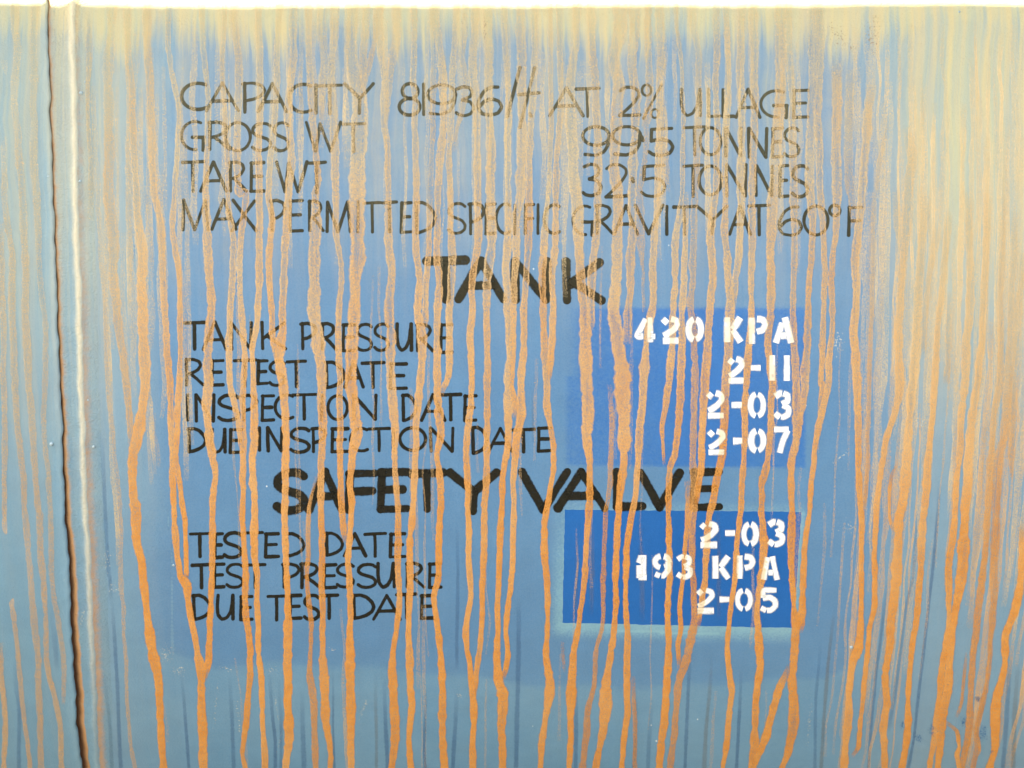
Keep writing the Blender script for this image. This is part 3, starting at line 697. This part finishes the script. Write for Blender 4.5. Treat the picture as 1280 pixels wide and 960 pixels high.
for i, line in enumerate(WATER.strip().split('\n')):
    a, b_ = line.split('|', 1); o0, br = map(float, a.split(','))
    _, pts = parse('1|' + b_)
    if pts[0][1] > 780: pts.append((pts[-1][0] + (pts[-1][0] - pts[-2][0]) * .1, 990, pts[-1][2]))
    q = cr(pts, 3.0); n = len(q); path = q[:, :2].copy(); path[:, 0] += smooth_noise(n, 12) * .3
    s = np.arange(n); op = o0 * .46 * np.clip(s / 22, 0, 1) * np.clip((n - 1 - s) / 8 if pts[-1][1] < 955 else 1, 0, 1)
    v, f, us = ribbon(path, q[:, 2] / 2 * 1.25 * (1 + .08 * smooth_noise(n, 6)), .10 + .001 * i, [(u, 0) for u in (-1, -.5, 0, .5, 1)])
    mesh('water_streak', [SD(*p) for p in v], f, M_WATER, wagon, True, dict(u=us, op=np.repeat(op, 5), brown=np.full(n * 5, br)),
         'thin brown run' if br else 'thin dark blue run where water washed the paint')

# ------------------------------------------------------------------ lettering
def arc(cx, cy, rx, ry, a0, a1, n=14):
    return [(cx + rx * math.cos(R_(a0 + (a1 - a0) * i / n)), cy + ry * math.sin(R_(a0 + (a1 - a0) * i / n))) for i in range(n + 1)]
_S = [(.97, .10), (.80, .02), (.55, .0), (.28, .04), (.07, .17), (.05, .32), (.22, .43), (.50, .50), (.80, .58), (.97, .72), (.93, .87), (.72, .97), (.45, 1.0), (.2, .97), (.02, .88)]
G = {
 'A': [[(0, 1), (.5, 0)], [(.5, 0), (1, 1)], [(.2, .66), (.82, .64)]],
 'C': [arc(.62, .5, .62, .5, -62, -300)],
 'D': [[(.05, 0), (.08, 1)], [(0, .02), (.35, .0), (.65, .1), (.9, .3), (1, .5), (.92, .7), (.65, .87), (.3, .97), (.08, 1)]],
 'E': [[(.1, 0), (.05, 1)], [(.05, .02), (1, 0)], [(.1, .48), (.85, .47)], [(.05, 1), (1, .98)]],
 'F': [[(.1, 0), (.05, 1)], [(.05, .02), (1, 0)], [(.1, .5), (.9, .48)]],
 'G': [arc(.60, .5, .60, .5, -65, -275), [(.48, .56), (1, .56)], [(.98, .56), (.96, 1.02)]],
 'I': [[(.5, 0), (.5, 1)]],
 'K': [[(.05, 0), (.08, 1)], [(.95, .03), (.10, .62)], [(.25, .52), (1, 1)]],
 'L': [[(.05, 0), (.05, 1)], [(.05, 1), (1, .98)]],
 'M': [[(.03, 1), (.05, 0)], [(.05, 0), (.48, 1)], [(.48, 1), (.9, 0)], [(.9, 0), (1, 1)]],
 'N': [[(.03, 0), (.06, 1)], [(.05, 0), (.94, 1)], [(.97, 0), (.94, 1)]],
 'O': [arc(.5, .5, .5, .5, -80, 280, 24)],
 'P': [[(.10, 0), (.12, 1)], [(0, .03), (.45, .0), (.85, .08), (1, .25), (.85, .43), (.5, .56), (.12, .62)]],
 'R': [[(.06, 0), (.06, 1)], [(0, .03), (.4, 0), (.75, .08), (.85, .23), (.7, .4), (.4, .52), (.08, .58)], [(.25, .55), (.6, .74), (1, 1)]],
 'S': [_S],
 'T': [[(0, .03), (1, .0)], [(.48, .02), (.50, 1)]],
 'U': [[(.03, 0), (.02, .5), (.10, .82), (.32, 1.0), (.6, .9), (.82, .6), (.95, 0)], [(.95, 0), (.98, 1)]],
 'u': [[(.08, 0), (.03, .45), (.08, .8), (.32, .99), (.62, .93), (.85, .7), (.95, .35), (1, 0)], [(1, .0), (1, .98)]],
 'V': [[(0, 0), (.48, 1)], [(1, 0), (.48, 1)]],
 'W': [[(0, 0), (.27, 1)], [(.40, .05), (.27, 1)], [(.40, .05), (.70, 1)], [(1, 0), (.70, 1)]],
 'X': [[(.05, 0), (1, 1)], [(.95, .02), (0, 1)]],
 'Y': [[(0, 0), (.52, .5)], [(1, 0), (.52, .5)], [(.52, .5), (.50, 1)]],
 '1': [[(.5, 0), (.5, 1)]],
 '2': [[(.05, .12), (.3, .0), (.65, .0), (.92, .12), (.95, .28), (.75, .5), (.4, .76), (.02, 1)], [(.02, 1), (1, .97)]],
 '3': [[(.05, .08), (.4, 0), (.75, .03), (.9, .17), (.8, .34), (.35, .46)], [(.35, .46), (.8, .52), (1, .72), (.85, .92), (.5, 1), (.15, .97), (0, .9)]],
 '5': [[(.95, .0), (.12, .04)], [(.12, .04), (.10, .46)], [(.1, .46), (.5, .40), (.85, .48), (1, .68), (.88, .90), (.55, 1), (.2, .97), (0, .86)]],
 '6': [[(.85, .02), (.55, .03), (.25, .2), (.05, .5), (.03, .75), (.2, .95), (.55, 1), (.85, .93), (1, .72), (.88, .52), (.6, .44), (.3, .52), (.08, .7)]],
 '8': [arc(.52, .24, .38, .24, -90, 270, 18), arc(.5, .74, .5, .27, -90, 270, 18)],
 '9': [arc(.52, .32, .5, .32, 0, 360, 20), [(1.0, .30), (.98, .6), (.8, .88), (.5, .99), (.1, .96)]],
 '%': [arc(.22, .17, .24, .16, 0, 360, 14), [(1.0, 0), (.05, 1.0)], arc(.66, .85, .20, .13, 0, 360, 14)],
 'o': [arc(.5, .5, .5, .5, 0, 360, 12)],
 '.': [[(.3, .3), (.6, .8)]],
 'H': [[(.40, .0), (.0, .82)], [(.86, .0), (.40, 1.0)], [(.36, .45), (1.0, .42)]],
}
def put_stroke(V, F, U, pts, hw, mm, cap=True, lim=None):
    P = cr([(x, y, 0) for x, y in pts], 1.4)[:, :2]
    n = len(P); w = np.full(n, hw) * (1 + .05 * smooth_noise(n, 6))
    if n > 2: P = P + np.stack([smooth_noise(n, 10), smooth_noise(n, 10)], 1) * .12
    a, b_ = P[0] - P[min(1, n - 1)], P[-1] - P[max(0, n - 2)]
    a, b_ = a / (np.hypot(*a) + 1e-9), b_ / (np.hypot(*b_) + 1e-9)
    ts = (.25, .5, .75, .93, 1.0) if cap else (.2,)
    wf = (lambda t: max(.12, math.sqrt(max(0, 1 - t * t)))) if cap else (lambda t: 1)
    e = .85 if cap else .3
    P = np.vstack([[P[0] + a * hw * e * t for t in reversed(ts)], P, [P[-1] + b_ * hw * e * t for t in ts]])
    w = np.concatenate([[w[0] * wf(t) for t in reversed(ts)], w, [w[-1] * wf(t) for t in ts]])
    v, f, us = ribbon(P, w, mm, [(u, 0) for u in (-1, -.6, 0, .6, 1)])
    k = len(V); V += v; U += us; F += [tuple(i + k for i in q) for q in f]
def line_of(name, label, items, hw, mm, mat, parent, cap=True, lims=None):
    V, F, U = [], [], []; i = 0
    for it in items:
        ch, x0, x1, y0, y1 = it[:5]
        h = it[5] if len(it) > 5 else hw
        for st in (STEN if lims else G)[ch]:
            pts = [(x0 + (x1 - x0) * a, y0 + (y1 - y0) * b_ + .5 * math.sin(x0 * 3.1)) for a, b_ in st]
            put_stroke(V, F, U, pts, h * rnd.uniform(.9, 1.1), mm + .0008 * i, cap); i += 1
    at = dict(u=U)
    if lims: at['mud'] = [covered(p[0], p[1]) for p in V]
    return mesh(name, [SD(*p) for p in V], F, mat, parent, True, at, label)
def spec(txt):
    out = []
    for t in txt.split():
        ch, r = t[0], t[2:]; out.append((ch,) + tuple(float(q) for q in r.split(',')))
    return out
INK = [
 ('CAPACITY 81936 lt at 2% ULLAGE', 2.35, 'C:227,260,104,137 A:258,298,103,138 P:303,331,104,140 A:323,358,104,139 C:361,391,105,140 I:392,398,106,141 T:398,427,106,142 Y:431,467,105,142 8:499,525,104,143 1:527,532,105,143 9:534,569,106,143 3:570,592,108,144 6:597,627,108,144 H:634,674,85,160 .:661,666,140,146 A:687,729,110,145 T:720,749,110,145 2:774,800,110,145 %:803,827,105,148,1.7 U:851,876,112,145 L:885,900,112,146 L:903,917,112,146 A:920,950,112,147 G:951,984,113,146 E:991,1010,113,147'),
 ('GROSS WT 99.5 TONNES', 2.35, 'G:227,255,152,187 R:261,287,153,187 O:282,313,153,188 S:315,339,154,188 S:342,361,154,189 W:383,426,153,189 T:428,456,154,189 9:728,761,158,194 9:765,800,158,194 .:801,806,168,177 5:811,841,160,194 T:855,882,159,194 O:875,901,160,194 N:906,927,160,195 N:935,959,160,196 E:965,978,160,196 S:980,999,160,196'),
 ('TARE WT 32.5 TONNES', 2.35, 'T:228,255,202,239 A:251,283,203,239 R:287,308,203,239 E:313,330,203,239 W:346,384,203,240 T:385,407,203,241 3:729,751,206,245 2:757,784,206,246 .:789,793,220,228 5:802,831,207,246 T:855,878,207,246 O:874,902,207,243 N:907,933,206,245 N:944,966,208,245 E:974,985,207,246 S:990,1010,207,246'),
 ('MAX PERMITTED SPECIFIC GRAVITY AT 60 degrees F', 2.35, 'M:228,260,250,287 A:265,295,250,287 X:290,320,250,288 P:338,356,251,289 E:362,378,251,289 R:386,404,251,288 M:408,438,252,289 I:445,450,252,290 T:455,476,253,290 T:478,496,253,290 E:501,514,253,290 D:519,544,253,291 S:560,582,254,291 P:586,605,254,292 E:607,619,255,292 C:620,639,255,292 I:641,646,256,292 F:656,667,256,292 I:670,675,256,292 C:680,701,256,292 G:716,741,257,293 R:745,766,257,292 A:768,797,257,293 V:794,829,257,293 I:831,836,258,293 T:842,869,258,293 Y:871,909,258,293 A:912,938,258,293 T:936,962,257,294 6:973,1002,258,294 O:1005,1035,258,294 o:1037,1050,257,270 F:1060,1077,259,294'),
 ('TANK', 6.1, 'T:533,582,325,374 A:573,629,326,374 N:642,685,327,375 K:705,752,327,376'),
 ('TANK PRESSURE', 2.45, 'T:231,256,403,436 A:254,283,402,436 N:288,315,403,436 K:326,357,403,436 P:376,395,404,436 R:402,420,404,436 E:428,444,405,438 S:446,465,405,438 S:468,486,405,438 U:496,515,405,438 R:521,541,405,438 E:550,565,405,440'),
 ('RETEST DATE', 2.45, 'R:232,254,449,481 E:264,279,450,481 T:293,320,450,483 E:322,334,451,480 S:337,356,451,481 T:359,382,451,483 D:407,430,453,485 A:431,454,452,484 T:453,480,453,484 E:487,508,454,485'),
 ('INSPECTION DATE', 2.45, 'I:232,237,493,525 N:244,268,493,526 S:273,299,494,526 P:303,321,494,525 E:327,342,494,525 C:344,368,494,524 T:366,395,493,524 I:400,405,493,525 O:410,434,494,524 N:441,471,494,524 D:503,520,493,525 A:527,556,493,525 T:551,576,493,525 E:580,595,494,525'),
 ('DUE INSPECTION DATE', 2.45, 'D:235,257,536,565 u:264,281,536,565 E:287,303,537,566 I:322,327,535,563 N:334,353,535,564 S:363,387,535,565 P:390,407,535,564 E:414,435,535,564 C:438,461,535,563 T:461,487,535,563 I:489,494,536,563 O:500,532,535,563 N:537,567,535,564 D:590,609,534,566 A:611,640,535,564 T:641,668,536,564 E:672,688,535,564'),
 ('SAFETY VALVE', 5.7, 'S:345,381,590,638 A:386,427,589,637 F:434,469,591,637 E:474,509,590,637 T:514,554,591,637 Y:562,621,590,639 V:652,709,590,638 A:697,756,590,636 L:769,803,589,633 V:801,850,590,634 E:865,899,590,635'),
 ('TESTED DATE', 2.45, 'T:238,262,667,696 E:268,278,667,697 S:280,302,666,697 T:306,328,666,697 E:331,348,667,696 D:357,380,667,695 D:407,428,667,695 A:430,457,667,695 T:456,482,667,696 E:487,506,667,696'),
 ('TEST PRESSURE', 2.45, 'T:240,264,706,735 E:267,280,706,735 S:283,304,706,735 T:307,331,706,735 P:353,374,705,734 R:376,400,705,735 E:404,420,706,735 S:421,442,706,735 S:447,470,706,735 U:472,493,705,735 R:508,530,705,735 E:536,551,705,735'),
 ('DUE TEST DATE', 2.45, 'D:241,263,745,775 u:271,291,745,775 E:300,315,746,775 T:335,357,745,775 E:362,376,745,774 S:380,399,745,775 T:401,422,745,774 D:441,467,745,774 A:467,500,745,775 T:496,520,744,774 E:526,542,745,774'),
]
WORDS = ['CAPACITY 81936 lt. AT 2% ULLAGE', 'GROSS WT 99.5 TONNES', 'TARE WT 32.5 TONNES', 'MAX PERMITTED SPECIFIC GRAVITY AT 60oF', 'TANK', 'TANK PRESSURE', 'RETEST DATE',
         'INSPECTION DATE', 'DUE INSPECTION DATE', 'SAFETY VALVE', 'TESTED DATE', 'TEST PRESSURE', 'DUE TEST DATE']
for i, (nm, hw, s) in enumerate(INK):
    its = spec(s); k = 0
    for w in WORDS[i].split():
        n = 2 if w == 'lt.' else len(w)
        line_of('hand_lettering', 'black brush-painted ' + w.replace('60oF', '60 degrees F'), its[k:k + n], hw, .075, M_INK, panel); k += n
    assert k == len(its), (nm, k, len(its))

# white stencil letters, with the stencil's bridges left open
STEN = {
 '0': [arc(.46, .5, .27, .38, 96, 265, 14), arc(.54, .5, .27, .38, -85, 84, 14)],
 '1': [[(.5, .04), (.5, .96)]],
 '2': [[(.10, .26), (.30, .11)], [(.52, .10), (.78, .16), (.84, .33), (.62, .52), (.30, .68), (.12, .74)], [(.08, .92), (.92, .92)]],
 '3': [[(.14, .19), (.38, .08), (.48, .09)], [(.58, .08), (.80, .15), (.80, .36), (.52, .47)], [(.55, .50), (.85, .62), (.82, .84), (.55, .93), (.46, .92)], [(.38, .93), (.12, .80)]],
 '4': [[(.52, .10), (.12, .72), (.40, .74)], [(.72, .04), (.72, .96)], [(.72, .75), (.95, .75)]],
 '5': [[(.88, .09), (.22, .10), (.20, .40)], [(.20, .42), (.55, .38), (.82, .52), (.84, .74), (.60, .92), (.42, .92)], [(.36, .93), (.10, .82)]],
 '7': [[(.08, .08), (.86, .08)], [(.82, .12), (.55, .50), (.38, .94)]],
 '9': [arc(.44, .32, .32, .24, 100, 265, 10), arc(.58, .32, .28, .24, -85, 80, 10), [(.84, .34), (.84, .66), (.58, .92), (.48, .92)], [(.38, .92), (.14, .84)]],
 '-': [[(.15, .5), (.85, .5)]],
 'K': [[(.17, .05), (.17, .95)], [(.84, .06), (.46, .48)], [(.46, .52), (.85, .95)]],
 'P': [[(.18, .05), (.18, .97)], [(.46, .09), (.75, .12), (.86, .30), (.74, .48), (.46, .54)]],
 'A': [[(.44, .26), (.14, .96)], [(.56, .06), (.86, .96)], [(.38, .70), (.62, .70)]],
 'a': [[(.36, .10), (.14, .95)], [(.62, .06), (.88, .96)], [(.42, .68), (.64, .68)]],
 'j': [[(.55, .04), (.55, .80), (.50, .95)], [(.40, .08), (.20, .35)], [(.22, .45), (.20, .95)], [(.15, .93), (.8, .93)]],
}
WHITE = [
 ('420 KPA', patch_up, 5.1, '4:793,820,395,428 2:827,850,395,428 0:856,881,395,427 K:905,929,395,429 P:935,960,395,430 A:966,993,395,430'),
 ('2-11', patch_up, 4.9, '2:909,931,445,478 -:936,953,452,468 1:960,970,443,477 1:979,988,443,477'),
 ('2-03', patch_up, 4.9, '2:883,906,488,522 -:912,930,498,514 0:933,959,488,523 3:966,989,489,524'),
 ('2-07', patch_up, 4.9, '2:884,907,535,567 -:914,930,543,559 0:934,959,535,567 7:966,989,534,568'),
 ('2-03', patch_lo, 4.8, '2:874,898,651,683 -:904,921,658,674 0:925,950,651,683 3:958,981,650,683'),
 ('193 KPA', patch_lo, 4.5, 'j:796,811,693,724 9:816,839,693,722 3:844,866,693,723 K:890,914,693,724 P:920,944,693,724 a:951,974,693,725'),
 ('2-05', patch_lo, 4.5, '2:870,894,734,765 -:897,914,741,757 0:917,943,734,764 5:949,973,734,764'),
]
for nm, par, hw, s in WHITE:
    line_of('stencil_lettering', 'white stencilled ' + nm, spec(s), hw, .90, M_STENCIL, panel, False, True)

# ------------------------------------------------------------------ small marks on the plates
def blob(name, px, py, r, mat, h=1.0, ax=0.0):
    v, f = [], []; N, K = 12, 5
    jit = [rnd.uniform(.8, 1.2) for _ in range(N)]
    for i in range(K):
        q = i / K * math.pi / 2
        for j in range(N):
            a = 2 * math.pi * j / N; rr = r * math.cos(q) * jit[j]
            v.append(SD(px + rr * math.cos(a), py + rr * math.sin(a) * (1 + ax), h * r * math.sin(q) * 1.2 - .3))
    v.append(SD(px, py, h * r * 1.2 - .3))
    for i in range(K - 1):
        for j in range(N): f.append((i * N + j, i * N + (j + 1) % N, (i + 1) * N + (j + 1) % N, (i + 1) * N + j))
    for j in range(N): f.append(((K - 1) * N + j, (K - 1) * N + (j + 1) % N, K * N))
    f = [q[::-1] for q in f]
    return mesh(name, v, f, mat, wagon)
for px, py, r in ((101.5, 116, 2.4), (106, 103, 1.1), (100, 226.5, 2.2), (60.5, 220.5, 1.5), (64.5, 554.5, 2.6), (149.5, 324.5, 1.2), (117, 558, 2.0), (110, 500, 1.3), (217, 707, 1.5), (1064, 808.5, 2.2), (1199, 15, 1.4), (81, 724, 1.0)):
    blob('weld_spatter', px, py, r, M_SPAT)
for px, py, r in ((282, 624.5, .8), (333.5, 608, 1.4), (572, 673.5, 1.0), (462.5, 376.5, 1.1), (577, 461.5, 1.1), (814, 906, 1.2), (820.5, 925.5, 1.4), (872, 898.5, 1.2), (666, 907.5, 1.1), (827, 932, .9), (855, 898, 1.0), (667, 336, 1.4), (836, 306.5, 1.3), (993, 165, 1.2), (350, 252, .8), (831, 95.5, .8), (1008, 507, 1.3), (981, 631.5, .8), (1099, 470, 1.0)):
    blob('paint_chip', px, py, r, M_CHIP, .25, .3)
def spot(name, px, py, rx, ry, mat, mm=.11, tilt=0.0):
    N = 20; v = [SD(px, py, mm)]; u = [0.0]; f = []
    for k, q in enumerate((.4, .8, 1.25)):
        for j in range(N):
            a = 2 * math.pi * j / N; x, y = rx * q * math.cos(a), ry * q * math.sin(a)
            v.append(SD(px + x * math.cos(tilt) - y * math.sin(tilt), py + x * math.sin(tilt) + y * math.cos(tilt), mm)); u.append(q)
    for j in range(N):
        f.append((0, 1 + (j + 1) % N, 1 + j))
        for k in (0, 1): f.append((1 + k * N + j, 1 + k * N + (j + 1) % N, 1 + (k + 1) * N + (j + 1) % N, 1 + (k + 1) * N + j))
    return mesh(name, v, f, mat, wagon, True, dict(u=u))
for px, py, rx, ry in ((1221.5, 871.5, 5, 6), (1204.5, 900, 4, 8), (1128.5, 905, 5, 7), (1165, 911, 5, 12), (1148.5, 869.5, 1.5, 3), (1240, 939, 4, 3), (1228, 915, 9, 14), (167.5, 320, 1.6, 24), (1148, 922, 8, 8)):
    spot('bare_paint_spot', px, py, rx, ry, M_BRUISE, .95 if px > 1160 and ry < 13 else .115)
for px, py, rx, ry, t in ((208, 818, 10, 13, .5), (225, 838, 12, 8, .2), (281, 836, 13, 4, .1), (270, 880, 2, 36, .08), (298, 900, 2.4, 34, -.1), (345, 880, 1.5, 34, -.15), (455, 885, 3.5, 20, .35), (350, 925, 2, 22, .2), (132, 700, 9, 16, .2), (145, 735, 12, 10, 0), (1060, 658, 14, 10, -.3), (1048, 428, 10, 22, 0), (1052, 570, 18, 3, -.7), (415, 812, 6, 3, .5), (340, 838, 10, 7, 0), (575, 870, 8, 3, .3), (1012, 900, 3, 34, .1), (1148, 530, 10, 14, 0), (1085, 533, 8, 5, .2), (103, 770, 4, 20, .3)):
    spot('scuff', px, py, rx, ry, M_SPECK, .112, t)

M_GRIME = spot_mat('brown_grime_specks', (.34, .23, .12), .24, 2.2)
for px, py, rx, ry, t in ((580, 30, 4, 22, .05), (606, 40, 5, 24, 0), (1048, 46, 10, 20, -.3), (1064, 62, 6, 12, -.4), (1090, 48, 9, 30, 0)):
    spot('grime_spot', px, py, rx, ry, M_GRIME, .9, t)
